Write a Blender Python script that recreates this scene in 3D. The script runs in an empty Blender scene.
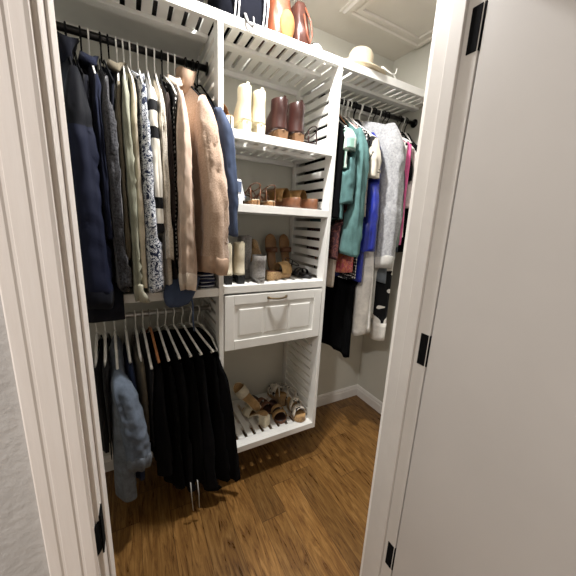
import bpy, bmesh, math, random
from mathutils import Vector, Matrix, Euler, noise as mnoise
PI = math.pi
scene = bpy.context.scene
COL = scene.collection
random.seed(4)

# ------------------------------------------------------------------ camera
CAM_YAW, CAM_PITCH, CAM_ROLL = math.radians(28.854), math.radians(12.72), math.radians(2.814)
cd = bpy.data.cameras.new('camera'); cam = bpy.data.objects.new('camera', cd); COL.objects.link(cam)
cd.sensor_width = 36; cd.lens = 36 * 290 / 576; cd.clip_start = 0.02
_f = Vector((math.sin(CAM_YAW) * math.cos(CAM_PITCH), math.cos(CAM_YAW) * math.cos(CAM_PITCH), -math.sin(CAM_PITCH)))
_r = Vector((math.cos(CAM_YAW), -math.sin(CAM_YAW), 0)); _u = _r.cross(_f)
_r2 = _r * math.cos(CAM_ROLL) + _u * math.sin(CAM_ROLL); _u2 = _u * math.cos(CAM_ROLL) - _r * math.sin(CAM_ROLL)
cam.matrix_world = Matrix(((_r2.x, _u2.x, -_f.x, 0), (_r2.y, _u2.y, -_f.y, 0), (_r2.z, _u2.z, -_f.z, 1.41), (0, 0, 0, 1)))
scene.camera = cam

# ------------------------------------------------------------------ world, lamps, exposure
w = bpy.data.worlds.new('world'); scene.world = w; w.use_nodes = True
w.node_tree.nodes['Background'].inputs[0].default_value = (0.8, 0.8, 0.8, 1)
w.node_tree.nodes['Background'].inputs[1].default_value = 0.05
CLOSET_LAMP, CLOSET_W = (0.53, 1.02, 2.462), 21
HALL_LAMP, HALL_W = (-0.95, -0.36, 2.40), 31
def disk(name, loc, watts, size, col):
    l = bpy.data.lights.new(name, 'AREA'); l.shape = 'DISK'; l.energy = watts; l.size = size; l.color = col
    o = bpy.data.objects.new(name, l); o.location = loc; COL.objects.link(o)
disk('closet_lamp_light', CLOSET_LAMP, CLOSET_W, 0.075, (1.0, 0.985, 0.97))
gl = bpy.data.lights.new('closet_ceiling_fill', 'POINT'); gl.energy = 6.5; gl.shadow_soft_size = 0.06; gl.color = (1.0, 0.985, 0.97)  # extra fill light added under the closet lamp to brighten ceiling and upper walls
go = bpy.data.objects.new('closet_ceiling_fill', gl); go.location = (0.53, 1.02, 2.39); COL.objects.link(go)
disk('hall_lamp_light', HALL_LAMP, HALL_W, 0.16, (1.0, 0.96, 0.935))
vs = scene.view_settings
scene.display_settings.display_device = 'sRGB'
vs.view_transform = 'Standard'; vs.look = 'None'; vs.gamma = 1; vs.use_curve_mapping = False
vs.exposure = 0.36

# ------------------------------------------------------------------ materials
def lin(c): return tuple(((v / 255) / 12.92 if v / 255 <= 0.04045 else ((v / 255 + 0.055) / 1.055) ** 2.4) for v in c)
MATS = {}
def base(name, rough=0.6, metal=0.0, sheen=0.0):
    m = bpy.data.materials.new(name); m.use_nodes = True
    nt = m.node_tree; b = nt.nodes['Principled BSDF']
    if rough >= 1.0: b.inputs['Specular IOR Level'].default_value = 0.08
    elif rough > 0.7: b.inputs['Specular IOR Level'].default_value = 0.2
    b.inputs['Roughness'].default_value = rough; b.inputs['Metallic'].default_value = metal
    if sheen: b.inputs['Sheen Weight'].default_value = sheen
    return m, nt, b
def coords(nt, kind='Object', scale=(1, 1, 1)):
    t = nt.nodes.new('ShaderNodeTexCoord'); mp = nt.nodes.new('ShaderNodeMapping'); mp.inputs['Scale'].default_value = scale
    nt.links.new(t.outputs[kind], mp.inputs['Vector']); return mp.outputs['Vector']
def ramp(nt, fac, stops, const=False):
    r = nt.nodes.new('ShaderNodeValToRGB'); r.color_ramp.interpolation = 'CONSTANT' if const else 'LINEAR'
    e = r.color_ramp.elements
    while len(e) < len(stops): e.new(0.5)
    for el, (p, c) in zip(e, stops): el.position = p; el.color = (*lin(c), 1)
    nt.links.new(fac, r.inputs['Fac']); return r.outputs['Color']
def noise(nt, vec, scale, detail=3, rough=0.55, dist=0):
    n = nt.nodes.new('ShaderNodeTexNoise'); n.inputs['Scale'].default_value = scale; n.inputs['Detail'].default_value = detail
    n.inputs['Roughness'].default_value = rough; n.inputs['Distortion'].default_value = dist
    nt.links.new(vec, n.inputs['Vector']); return n.outputs['Fac']
def bump(nt, b, h, strength=0.3, dist=0.002):
    bp = nt.nodes.new('ShaderNodeBump'); bp.inputs['Strength'].default_value = strength; bp.inputs['Distance'].default_value = dist
    nt.links.new(h, bp.inputs['Height']); nt.links.new(bp.outputs['Normal'], b.inputs['Normal'])
def jit(c, k): return tuple(max(0, min(255, v * k)) for v in c)
def flat(name, c, rough=0.5, metal=0.0, var=0.04, nscale=30, bstr=0.0, bscale=80, bdist=0.001):
    if name in MATS: return MATS[name]
    m, nt, b = base(name, rough, metal); v = coords(nt)
    nt.links.new(ramp(nt, noise(nt, v, nscale), [(0.35, jit(c, 1 - var)), (0.65, jit(c, 1 + var))]), b.inputs['Base Color'])
    if bstr: bump(nt, b, noise(nt, v, bscale, 4), bstr, bdist)
    MATS[name] = m; return m
def cloth(name, c, var=0.10, nscale=18, weave=500, bstr=0.25, rough=0.9, sheen=0.04):
    if name in MATS: return MATS[name]
    m, nt, b = base(name, rough, 0, sheen); v = coords(nt)
    nt.links.new(ramp(nt, noise(nt, v, nscale, 5, 0.65), [(0.3, jit(c, 1 - var)), (0.7, jit(c, 1 + var))]), b.inputs['Base Color'])
    bump(nt, b, noise(nt, v, weave, 2), bstr, 0.0015)
    MATS[name] = m; return m
def fleece(name, c, c2, scale=120):
    if name in MATS: return MATS[name]
    m, nt, b = base(name, 0.95, 0, 0.3); v = coords(nt)
    h = noise(nt, v, scale, 3, 0.7)
    nt.links.new(ramp(nt, h, [(0.35, c2), (0.62, c)]), b.inputs['Base Color'])
    bump(nt, b, h, 0.6, 0.004); MATS[name] = m; return m
def blotch(name, stops, scale, dist=1.5, detail=2, stretch=(1, 1, 1), rough=0.85):
    if name in MATS: return MATS[name]
    m, nt, b = base(name, rough, 0, 0.1); v = coords(nt, 'Object', stretch)
    nt.links.new(ramp(nt, noise(nt, v, scale, detail, 0.5, dist), stops, True), b.inputs['Base Color'])
    MATS[name] = m; return m
def dots(name, c, c2, scale, r=0.32):
    if name in MATS: return MATS[name]
    m, nt, b = base(name, 0.85); v = coords(nt)
    vo = nt.nodes.new('ShaderNodeTexVoronoi'); vo.inputs['Scale'].default_value = scale; vo.inputs['Randomness'].default_value = 0.15
    nt.links.new(v, vo.inputs['Vector'])
    nt.links.new(ramp(nt, vo.outputs['Distance'], [(0.0, c2), (r, c)], True), b.inputs['Base Color'])
    MATS[name] = m; return m
def bands(name, stops, axis='Z', scale=1.0, offset=0.0, rough=0.85, repeat=True):
    """colour bands along one local axis (woven stripes, colour blocks)"""
    if name in MATS: return MATS[name]
    m, nt, b = base(name, rough, 0, 0.0)
    t = nt.nodes.new('ShaderNodeTexCoord'); s = nt.nodes.new('ShaderNodeSeparateXYZ'); nt.links.new(t.outputs['Object'], s.inputs[0])
    ma = nt.nodes.new('ShaderNodeMath'); ma.operation = 'MULTIPLY_ADD'; ma.inputs[1].default_value = scale; ma.inputs[2].default_value = offset
    nt.links.new(s.outputs[axis], ma.inputs[0]); out = ma.outputs[0]
    if repeat:
        fr = nt.nodes.new('ShaderNodeMath'); fr.operation = 'FRACT'; nt.links.new(out, fr.inputs[0]); out = fr.outputs[0]
    nt.links.new(ramp(nt, out, stops, True), b.inputs['Base Color'])
    bump(nt, b, noise(nt, coords(nt), 400, 2), 0.2, 0.0015)
    MATS[name] = m; return m

M_PAINT = flat('white_trim_paint', (232, 228, 222), 0.42, var=0.012, nscale=8)
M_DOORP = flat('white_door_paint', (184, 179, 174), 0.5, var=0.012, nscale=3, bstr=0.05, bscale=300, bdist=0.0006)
M_SHELF = flat('white_lacquered_wood', (236, 235, 230), 0.45, var=0.012, nscale=10)
M_WALL = flat('greige_wall_paint', (208, 206, 195), 0.75, var=0.012, nscale=4, bstr=0.12, bscale=140, bdist=0.001)
M_CEIL = flat('ceiling_paint', (216, 210, 200), 0.8, var=0.012, nscale=4, bstr=0.1, bscale=160)
M_HALL = flat('textured_hall_wall_paint', (182, 179, 176), 0.8, var=0.02, nscale=10, bstr=0.55, bscale=70, bdist=0.004)
def aged_paint():
    m, nt, b = base('aged_white_jamb_paint', 0.5); v = coords(nt, 'Object', (14, 14, 1.2))
    n = noise(nt, v, 6, 5, 0.65)
    nt.links.new(ramp(nt, n, [(0.3, (228, 220, 213)), (0.65, (234, 227, 221))]), b.inputs['Base Color'])
    bump(nt, b, noise(nt, coords(nt, 'Object', (20, 20, 2)), 10, 4, 0.6), 0.10, 0.0015); return m
M_JAMB = aged_paint()
def wood_floor():
    m, nt, b = base('honey_oak_planks', 0.3)
    N = nt.nodes.new; L = nt.links.new
    t = N('ShaderNodeTexCoord'); s = N('ShaderNodeSeparateXYZ'); L(t.outputs['Object'], s.inputs[0])
    def math_(op, a, bb=None, c=None):
        n = N('ShaderNodeMath'); n.operation = op
        for i, x in enumerate((a, bb, c)):
            if x is None: continue
            if isinstance(x, (int, float)): n.inputs[i].default_value = x
            else: L(x, n.inputs[i])
        return n.outputs[0]
    W, LEN = 0.128, 0.95
    px = math_('DIVIDE', math_('ADD', s.outputs['X'], 10.02), W); row = math_('FLOOR', px); fx = math_('FRACT', px)
    wn = N('ShaderNodeTexWhiteNoise'); wn.noise_dimensions = '1D'; L(row, wn.inputs['W'])
    py = math_('ADD', math_('DIVIDE', math_('ADD', s.outputs['Y'], 10), LEN), math_('MULTIPLY', wn.outputs['Value'], 7.3))
    cell = math_('FLOOR', py); fy = math_('FRACT', py)
    wn2 = N('ShaderNodeTexWhiteNoise'); wn2.noise_dimensions = '2D'
    cv = N('ShaderNodeCombineXYZ'); L(row, cv.inputs[0]); L(cell, cv.inputs[1]); L(cv.outputs[0], wn2.inputs['Vector'])
    off = N('ShaderNodeCombineXYZ'); L(math_('MULTIPLY', wn2.outputs['Value'], 37.0), off.inputs[2]); L(math_('MULTIPLY', s.outputs['X'], 14), off.inputs[0]); L(math_('MULTIPLY', s.outputs['Y'], 1.5), off.inputs[1])
    g = noise(nt, off.outputs[0], 3.0, 7, 0.68, 1.8)
    grain = ramp(nt, g, [(0.26, (44, 27, 13)), (0.40, (100, 67, 32)), (0.56, (136, 99, 52)), (0.8, (168, 131, 80))])
    hs = N('ShaderNodeHueSaturation'); L(grain, hs.inputs['Color'])
    L(math_('MULTIPLY_ADD', wn2.outputs['Value'], 0.55, 0.70), hs.inputs['Value']); hs.inputs['Hue'].default_value = 0.5
    ex = math_('MINIMUM', fx, math_('SUBTRACT', 1.0, fx)); ey = math_('MINIMUM', fy, math_('SUBTRACT', 1.0, fy))
    gap = math_('MINIMUM', math_('DIVIDE', ex, 0.014), math_('DIVIDE', ey, 0.0022)); gap = math_('MINIMUM', gap, 1.0)
    mx = N('ShaderNodeMix'); mx.data_type = 'RGBA'; L(gap, mx.inputs['Factor']); mx.inputs['A'].default_value = (*lin((62, 34, 14)), 1); L(hs.outputs['Color'], mx.inputs['B'])
    L(mx.outputs['Result'], b.inputs['Base Color'])
    hh = math_('ADD', math_('MULTIPLY', g, 0.3), gap); bump(nt, b, hh, 0.25, 0.001)
    L(math_('MULTIPLY_ADD', g, 0.2, 0.2), b.inputs['Roughness'])
    return m
M_FLOOR = wood_floor()
M_BLACKM = flat('black_metal', (14, 14, 15), 1.0)
M_BLKROD = flat('dark_metal_rod', (34, 32, 31), 0.3, 0.7)
M_CHROME = flat('brushed_steel_rod', (190, 188, 184), 0.3, 0.9)
M_BRONZE = flat('aged_brass_handle', (120, 104, 78), 0.35, 0.8)
M_HWHITE = flat('white_plastic', (232, 230, 224), 0.4)
M_HBLACK = flat('black_velvet', (20, 20, 22), 0.9)
M_HGREY = flat('grey_plastic', (150, 148, 146), 0.5)
M_HBEIGE = flat('tan_wood_hanger', (188, 128, 84), 0.5)

# ------------------------------------------------------------------ mesh helpers
class MB:
    def __init__(s): s.v = []; s.f = []; s.smooth = []
    def add(s, verts, faces, smooth=True):
        o = len(s.v); s.v += [tuple(p) for p in verts]
        for f in faces: s.f.append(tuple(i + o for i in f)); s.smooth.append(smooth)
    def box(s, x0, x1, y0, y1, z0, z1):
        s.add([(x0, y0, z0), (x1, y0, z0), (x1, y1, z0), (x0, y1, z0), (x0, y0, z1), (x1, y0, z1), (x1, y1, z1), (x0, y1, z1)],
              [(0, 3, 2, 1), (4, 5, 6, 7), (0, 1, 5, 4), (1, 2, 6, 5), (2, 3, 7, 6), (3, 0, 4, 7)], False)
    def loft(s, rings, cap0=True, cap1=True, smooth=True):
        n = len(rings[0]); vs_ = [p for r in rings for p in r]; fs = []
        for i in range(len(rings) - 1):
            for j in range(n):
                k = (j + 1) % n; fs.append((i * n + j, i * n + k, (i + 1) * n + k, (i + 1) * n + j))
        if cap0: fs.append(tuple(range(n - 1, -1, -1)))
        if cap1: fs.append(tuple(range((len(rings) - 1) * n, len(rings) * n)))
        s.add(vs_, fs, smooth)
    def tube(s, pts, r, n=8, flat_=1.0, closed=False):
        P = [Vector(p) for p in pts]; R = r if isinstance(r, (list, tuple)) else [r] * len(P)
        t0 = (P[1] - P[0]).normalized(); ref = Vector((0, 0, 1)) if abs(t0.z) < 0.9 else Vector((1, 0, 0))
        nrm = t0.cross(ref).normalized(); rings = []
        for i, p in enumerate(P):
            t = (P[min(i + 1, len(P) - 1)] - P[max(i - 1, 0)]).normalized()
            nrm = (nrm - t * nrm.dot(t)).normalized(); bn = t.cross(nrm)
            rings.append([p + nrm * math.cos(2 * PI * k / n) * R[i] + bn * math.sin(2 * PI * k / n) * R[i] * flat_ for k in range(n)])
        s.loft(rings)
    def lathe(s, prof, n=24, c=(0, 0, 0)):
        s.loft([[(c[0] + r * math.cos(2 * PI * k / n), c[1] + r * math.sin(2 * PI * k / n), c[2] + z) for k in range(n)] for r, z in prof])
    def build(s, name, mat, parent=None, bevel=0.0, sub=0):
        me = bpy.data.meshes.new(name); me.from_pydata(s.v, [], s.f)
        bm = bmesh.new(); bm.from_mesh(me); bmesh.ops.recalc_face_normals(bm, faces=bm.faces); bm.to_mesh(me); bm.free()
        me.polygons.foreach_set('use_smooth', s.smooth); me.update()
        o = bpy.data.objects.new(name, me); COL.objects.link(o); me.materials.append(mat)
        if parent: o.parent = parent
        if bevel:
            b = o.modifiers.new('bevel', 'BEVEL'); b.width = bevel; b.segments = 2; b.limit_method = 'ANGLE'
        if sub:
            d = o.modifiers.new('sub', 'SUBSURF'); d.levels = sub; d.render_levels = sub
        return o
def thing(name, label, cat, loc=(0, 0, 0), rot=(0, 0, 0), group=None):
    o = bpy.data.objects.new(name, None); COL.objects.link(o); o.location = loc; o.rotation_euler = rot
    o['label'] = label; o['category'] = cat
    if group: o['group'] = group
    return o
def tag(o, label, cat, group=None):
    o['label'] = label; o['category'] = cat
    if group: o['group'] = group
    return o
def struct(o, label=None, cat=None):
    o['kind'] = 'structure'
    if label: o['label'] = label
    if cat: o['category'] = cat
    return o
def bx(name, dims, mat, parent=None, bevel=0.0):
    m = MB(); m.box(*dims); return m.build(name, mat, parent, bevel)

# ------------------------------------------------------------------ setting
BACK, RIGHT, LEFT, CEIL = 1.66, 1.64, -0.80, 2.50
FRONT = 0.57; HALLF = 0.455
DXL, DXR, DH = -0.070, 0.690, 2.04
struct(bx('floor', (-2.0, 2.2, -2.4, 1.80, -0.05, 0), M_FLOOR), 'honey brown wood plank floor', 'floor')
struct(bx('ceiling', (-2.0, 2.2, -2.4, 1.80, CEIL, CEIL + 0.05), M_CEIL), 'pale flat ceiling', 'ceiling')
struct(bx('wall_back', (LEFT - .1, RIGHT + .1, BACK, BACK + .1, 0, CEIL), M_WALL), 'greige wall behind the shelving', 'wall')
struct(bx('wall_right', (RIGHT, RIGHT + .1, FRONT, BACK, 0, CEIL), M_WALL), 'greige wall at the right end of the closet', 'wall')
struct(bx('wall_left', (LEFT - .1, LEFT, FRONT, BACK, 0, CEIL), M_WALL), 'greige wall at the left end of the closet', 'wall')
m = MB(); m.box(-2.0, DXL - .018, HALLF, FRONT, 0, CEIL); m.box(DXR + .018, 2.2, HALLF, FRONT, 0, CEIL); m.box(DXL - .018, DXR + .018, HALLF, FRONT, DH + .018, CEIL)
struct(m.build('wall_front', M_HALL), 'grey textured wall around the closet doorway', 'wall')
struct(bx('wall_hall_left', (-2.0, -1.9, -2.4, HALLF, 0, CEIL), M_WALL), 'hallway wall', 'wall')
struct(bx('wall_hall_rear', (-1.9, 1.5, -2.4, -2.3, 0, CEIL), M_WALL), 'hallway wall', 'wall')
struct(bx('wall_hall_right', (1.5, 1.6, -2.4, HALLF, 0, CEIL), M_WALL), 'hallway wall', 'wall')
def baseboard(name, p0, p1, nrm):
    prof = [(0, 0), (.016, 0), (.016, .062), (.012, .070), (.012, .080), (.005, .090), (0, .092)]
    r = [[(p[0] + nrm[0] * a, p[1] + nrm[1] * a, z) for a, z in prof] for p in (p0, p1)]
    m = MB(); m.loft(r, smooth=False); return struct(m.build(name, M_PAINT), 'white moulded baseboard', 'baseboard')
baseboard('baseboard_back', (LEFT, BACK), (RIGHT, BACK), (0, -1))
baseboard('baseboard_right', (RIGHT, FRONT), (RIGHT, BACK), (-1, 0))
baseboard('baseboard_left', (LEFT, FRONT), (LEFT, BACK), (1, 0))
# left jamb with its stop and strike plate, right jamb, head jamb
def jamb(name, X, sgn, mat, st):
    m = MB(); a, b_ = sorted((X, X - sgn * .018)); m.box(a, b_, HALLF - .001, FRONT, 0, DH)
    a, b_ = sorted((X, X + sgn * st)); m.box(a, b_, .491, .526, 0, DH)
    return struct(m.build(name, mat, None, .0018), 'white painted door jamb with stop moulding', 'trim')
jl = jamb('trim_1', DXL, 1, M_JAMB, .004)
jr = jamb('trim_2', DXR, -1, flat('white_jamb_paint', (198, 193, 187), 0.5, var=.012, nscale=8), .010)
m = MB(); m.box(DXL - .018, DXR + .018, HALLF - .001, FRONT, DH, DH + .018); m.box(DXL, DXR, .491, .526, DH - .012, DH)
struct(m.build('trim_3', M_PAINT, None, .0018), 'white painted head jamb', 'trim')
m = MB(); m.box(DXL, DXL + .0022, .4535, .476, .870, .945)
pr = [[(DXL - .005 + .004 * math.sin(t * PI / 2), .4545 - .010 * math.sin(t * PI / 2) - .0016 * q, .885) for t in (0, .3, .6, 1)] for q in (0, 1)]
m.loft([[(DXL + .0022, .476, z), (DXL - .001, .4500, z), (DXL - .006, .4425, z), (DXL - .0085, .4425, z), (DXL - .003, .4525, z), (DXL, .476, z)] for z in (.880, .935)], smooth=False)
m.build('strike_plate', M_BLACKM, jl)['label'] = 'black metal strike plate'
# casings (stepped colonial profile) around the hall side
CASP = [(.0, .0), (.0, .0125), (.004, .0140), (.016, .0140), (.0165, .0134), (.0195, .0134), (.022, .0150), (.039, .0150), (.0395, .0144), (.0425, .0144), (.045, .0158), (.057, .0158), (.059, .0140), (.059, 0)]
def casing(name, X, sgn, mat):
    r = [[(X + sgn * a, HALLF - t, z) for a, t in CASP] for z in (0, DH + .006)]
    m = MB(); m.loft(r, smooth=False); return struct(m.build(name, mat), 'white stepped door casing', 'trim')
casing('trim_4', DXL - .006, -1, M_JAMB)
casing('trim_5', DXR + .040, 1, M_PAINT)
r = [[(x, HALLF - t, DH + .006 + a) for a, t in CASP] for x in (DXL - .07, DXR + .104)]
m = MB(); m.loft(r, smooth=False); struct(m.build('trim_6', M_PAINT), 'white door head casing', 'trim')
# casing on the closet side of the right jamb
struct(bx('trim_7', (DXR + .006, DXR + .07, FRONT, FRONT + .014, 0, DH + .07), M_PAINT, None, .002), 'white inner casing', 'trim')
struct(bx('trim_8', (DXL - .07, DXL - .006, FRONT, FRONT + .014, 0, DH + .07), M_PAINT, None, .002), 'white inner casing', 'trim')
# the flush door, swung open against the hall
door = thing('door_1', 'flat white flush door swung wide open on black hinges', 'door', (DXR, HALLF - .004, 0)); struct(door)
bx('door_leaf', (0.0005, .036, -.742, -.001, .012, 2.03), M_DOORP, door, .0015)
for hz in (1.838, 1.088, .358):
    m = MB(); m.box(-.0022, .0006, .0065, .0285, hz - .0445, hz + .0445)
    m.tube([(.0035, .0022, hz - .0445), (.0035, .0022, hz + .0445)], .0040, 10)
    m.build('hinge', M_BLACKM, door)['label'] = 'black door hinge'
# ceiling access hatch
h = thing('attic_hatch', 'square white attic access hatch in a moulded frame on the ceiling', 'hatch', (1.34, 1.15, CEIL))
hx0, hx1, hy0, hy1 = 1.125 - 1.34, 1.553 - 1.34, .80 - 1.15, 1.394 - 1.15
bx('panel', (hx0, hx1, hy0, hy1, -.004, 0), M_CEIL, h)
m = MB()
def frame_ring(d, z): return [(hx0 - d, hy0 - d, z), (hx1 + d, hy0 - d, z), (hx1 + d, hy1 + d, z), (hx0 - d, hy1 + d, z)]
m.loft([frame_ring(d, z) for d, z in ((.001, 0), (.001, -.016), (.022, -.016), (.028, -.010), (.040, -.010), (.046, -.020), (.066, -.020), (.074, -.008), (.084, -.006), (.086, 0))], False, False, False)
m.build('frame', M_CEIL, h)
# lamps (fixtures stay above the frame of the picture)
def fixture(name, label, loc):
    t = thing(name, label, 'ceiling lamp', (loc[0], loc[1], CEIL))
    m = MB(); m.lathe([(.0, 0), (.085, 0), (.085, -.012), (.070, -.030), (.060, -.030), (0, -.030)]); m.build('housing', M_HWHITE, t)
fixture('ceiling_lamp', 'small white flush ceiling lamp inside the closet', CLOSET_LAMP)
fixture('ceiling_lamp', 'small white flush ceiling lamp in the hallway', HALL_LAMP)

# ------------------------------------------------------------------ shelving
TX0, TX1, TY0, TY1 = .338, .922, 1.25, 1.655
PT = .021; PITCH, GAP = .0515, .017
def slat_shelf(x0, x1, ztop, y0=TY0, y1=TY1, fh=.035, gaps=True, solid_back=False, mid=1.42):
    m = MB(); m.box(x0, x1, y0, y0 + .02, ztop - fh, ztop); m.box(x0, x1, y0 + .02, y0 + .055, ztop - .013, ztop)
    m.box(x0, x1, y1 - .05, y1, ztop - .013, ztop); m.box(x0, x1, y1 - .02, y1, ztop - fh, ztop - .013)
    m.box(x0, x1, mid - .022, mid + .022, ztop - .028, ztop - .013)
    n = max(1, round((x1 - x0) / PITCH)); p = (x1 - x0 + GAP) / n
    for i in range(n):
        a = x0 + i * p; m.box(a, a + p - GAP, y0 + .05, (y1 - .045), ztop - .013, ztop)
    if solid_back: m.box(x0, x1, mid, y1, ztop - .0135, ztop - .001)
    return m
tower = thing('shelving_tower', 'tall white slatted shelving tower with a drawer, hung on the back wall', 'shelf unit', (0, 0, 0))
def side_panel(x):
    m = MB(); m.box(x, x + PT, TY0, TY0 + .062, .203, 2.160); m.box(x, x + PT, TY1 - .045, TY1, .203, 2.160)
    z = .203
    while z < 2.15:
        m.box(x + .004, x + PT - .004, TY0 + .06, TY1 - .043, z, min(z + PITCH - GAP, 2.16)); z += PITCH
    return m
side_panel(TX0).build('side_panel', M_SHELF, tower, .0015); side_panel(TX1 - PT).build('side_panel', M_SHELF, tower, .0015)
SH = dict(top=2.160, a=1.772, b=1.480, c=1.115, d=.240)
for z in SH.values(): slat_shelf(TX0 + PT, TX1 - PT, z).build('shelf', M_SHELF, tower, .0012)
# drawer with a raised three-field front
dx0, dx1, dz0, dz1 = TX0 + PT + .004, TX1 - PT - .004, .800, 1.070; dy = TY0 + .004
m = MB(); t = .018
m.box(dx0, dx1, dy, dy + t, dz0, dz1)
m.box(dx0 + .01, dx0 + .022, dy + t, TY1 - .05, dz0 + .02, dz1 - .03); m.box(dx1 - .022, dx1 - .01, dy + t, TY1 - .05, dz0 + .02, dz1 - .03)
m.box(dx0 + .01, dx1 - .01, TY1 - .062, TY1 - .05, dz0 + .02, dz1 - .03); m.box(dx0 + .02, dx1 - .02, dy + t, TY1 - .055, dz0 + .015, dz0 + .022)
fr = .046
m.box(dx0, dx0 + fr, dy - .007, dy, dz0, dz1); m.box(dx1 - fr, dx1, dy - .007, dy, dz0, dz1)
m.box(dx0 + fr, dx1 - fr, dy - .007, dy, dz1 - fr, dz1); m.box(dx0 + fr, dx1 - fr, dy - .007, dy, dz0, dz0 + fr)
drawer = m.build('drawer', M_SHELF, tower, .002)
fx0, fx1, fz0, fz1 = dx0 + fr + .018, dx1 - fr - .018, dz0 + fr + .018, dz1 - fr - .018
def pyr(m, x0, x1, z0, z1, y, e, d):
    m.loft([[(x0, y, z0), (x1, y, z0), (x1, y, z1), (x0, y, z1)], [(x0 + e, y - d, z0 + e), (x1 - e, y - d, z0 + e), (x1 - e, y - d, z1 - e), (x0 + e, y - d, z1 - e)]], False, True, False)
m = MB(); fw = (fx1 - fx0 - .012) / 3
for i in range(3): pyr(m, fx0 + i * (fw + .006), fx0 + i * (fw + .006) + fw, fz0, fz1, dy, .009, .006)
m.build('raised_panel', M_SHELF, drawer)
m = MB(); hc = (dx0 + dx1) / 2 - .002
m.tube([(hc - .052 + .104 * k / 12, dy - .008 - .021 * math.sin(PI * k / 12) ** .6, dz1 - .022 - .004 * math.sin(PI * k / 12)) for k in range(13)], [.007, .006] + [.0045] * 9 + [.006, .007], 10)
m.build('handle', M_BRONZE, drawer)['label'] = 'aged brass arched drawer handle'
# the shelves either side
t = thing('wall_shelf', 'white slatted shelf above the upper left clothes rod', 'shelf', (0, 0, 0))
slat_shelf(LEFT, TX0 - .001, SH['top'], solid_back=True).build('shelf_board', M_SHELF, t, .0012)
t = thing('wall_shelf', 'white slatted shelf above the right clothes rod', 'shelf', (0, 0, 0))
slat_shelf(TX1 + .001, RIGHT - .001, SH['top']).build('shelf_board', M_SHELF, t, .0012)
t = thing('wall_shelf', 'narrow white shelf halfway up between the two left clothes rods', 'shelf', (0, 0, 0))
slat_shelf(LEFT, TX0 - .001, 1.108).build('shelf_board', M_SHELF, t, .0012)
RY = 1.42
RODS = dict(u=(RY, 2.030), l=(RY, .972), r=(RY, 2.060))
def rod(label, x0, x1, z, r, mat):
    t = thing('clothes_rod', label, 'clothes rod', (0, RY, z))
    m = MB(); m.tube([(x0 + .004, 0, 0), (x1 - .004, 0, 0)], r, 14); m.build('pole', mat, t)
    for xa, xb in ((x0, x0 + .006), (x1 - .006, x1)):
        m = MB(); m.tube([(xa + .0005, 0, 0), (xb - .0005, 0, 0)], r + .012, 16); m.build('flange', mat, t)
rod('dark metal clothes rod along the upper left', LEFT, TX0, 2.030, .013, M_BLKROD)
rod('steel clothes rod along the lower left under the halfway shelf', LEFT, TX0, .972, .012, M_CHROME)
rod('dark metal clothes rod on the right under the slatted shelf', TX1, RIGHT, 2.060, .013, M_BLKROD)
# ------------------------------------------------------------------ hangers and garments
HANG = dict(white=M_HWHITE, black=M_HBLACK, grey=M_HGREY, beige=M_HBEIGE)
WHERE = dict(u='upper left rod', l='lower left rod', r='right rod')
def hanger(X, rodk, a, half, color, short, drop=.085, r=.0042, bar=True):
    Y, Z = RODS[rodk]; rr = .0135
    t = thing('clothes_hanger', '%s hanger holding %s on the %s' % (color, short, WHERE[rodk]), 'hanger', (X, Y, Z), (0, 0, a))
    m = MB(); pts = []
    for k in range(13):
        th = math.radians(-60 + 240 * k / 12); q = rr + .0035
        pts.append((0, q * math.cos(th), q * math.sin(th)))
    pts += [(0, -.012, -.022), (0, -.002, -.036), (0, 0, -.055), (0, 0, -.080)]
    m.tube(pts, .0028, 6); m.build('hook', M_CHROME if color in ('beige', 'grey') else HANG[color], t)
    hb = min(half, .195)
    m = MB(); m.tube([(0, -half, -.080 - drop), (0, -half * .97, -.074 - drop), (0, -half * .55, -.076 - drop * .52), (0, -.03, -.080), (0, 0, -.072), (0, .03, -.080), (0, hb * .55, -.076 - drop * .52), (0, hb * .97, -.074 - drop), (0, hb, -.080 - drop)], r, 6)
    if bar: m.tube([(0, -half * .97, -.078 - drop), (0, -half * .9, -.088 - drop), (0, hb * .9, -.088 - drop), (0, hb * .97, -.078 - drop)], r * .8, 6)
    m.build('shoulder_frame', HANG[color], t)
    return t
def superr(c, p): return math.copysign(abs(c) ** p, c)
def crease(y, z, sd, k=1.0):
    """vertical drape folds: high frequency across the cloth, low along its fall"""
    n1 = mnoise.noise(Vector((y * 14, z * 1.7, sd))); n2 = mnoise.noise(Vector((y * 34, z * 4.0 + y * 9, sd + 9)))
    return k * (.0095 * (1 - 2 * abs(n1)) + .0045 * n2)
def wrinkle(th, z, sd):
    """sleeve wrinkles that run round the arm on a slant"""
    n1 = mnoise.noise(Vector((math.cos(th) * 1.3, math.sin(th) * 1.3 + z * 9, z * 15 + sd))); n2 = mnoise.noise(Vector((math.cos(th) * 2.6, math.sin(th) * 2.6, z * 28 + sd * 3)))
    n3 = mnoise.noise(Vector((math.cos(th) * 2.4, math.sin(th) * 2.4 + z * 1.2, z * 2.2 + sd * 5)))
    return .11 * (1 - 2 * abs(n1)) - .04 + .05 * n2 + .26 * (1 - 2.4 * abs(n3)) - .09
GARM = {}
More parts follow.
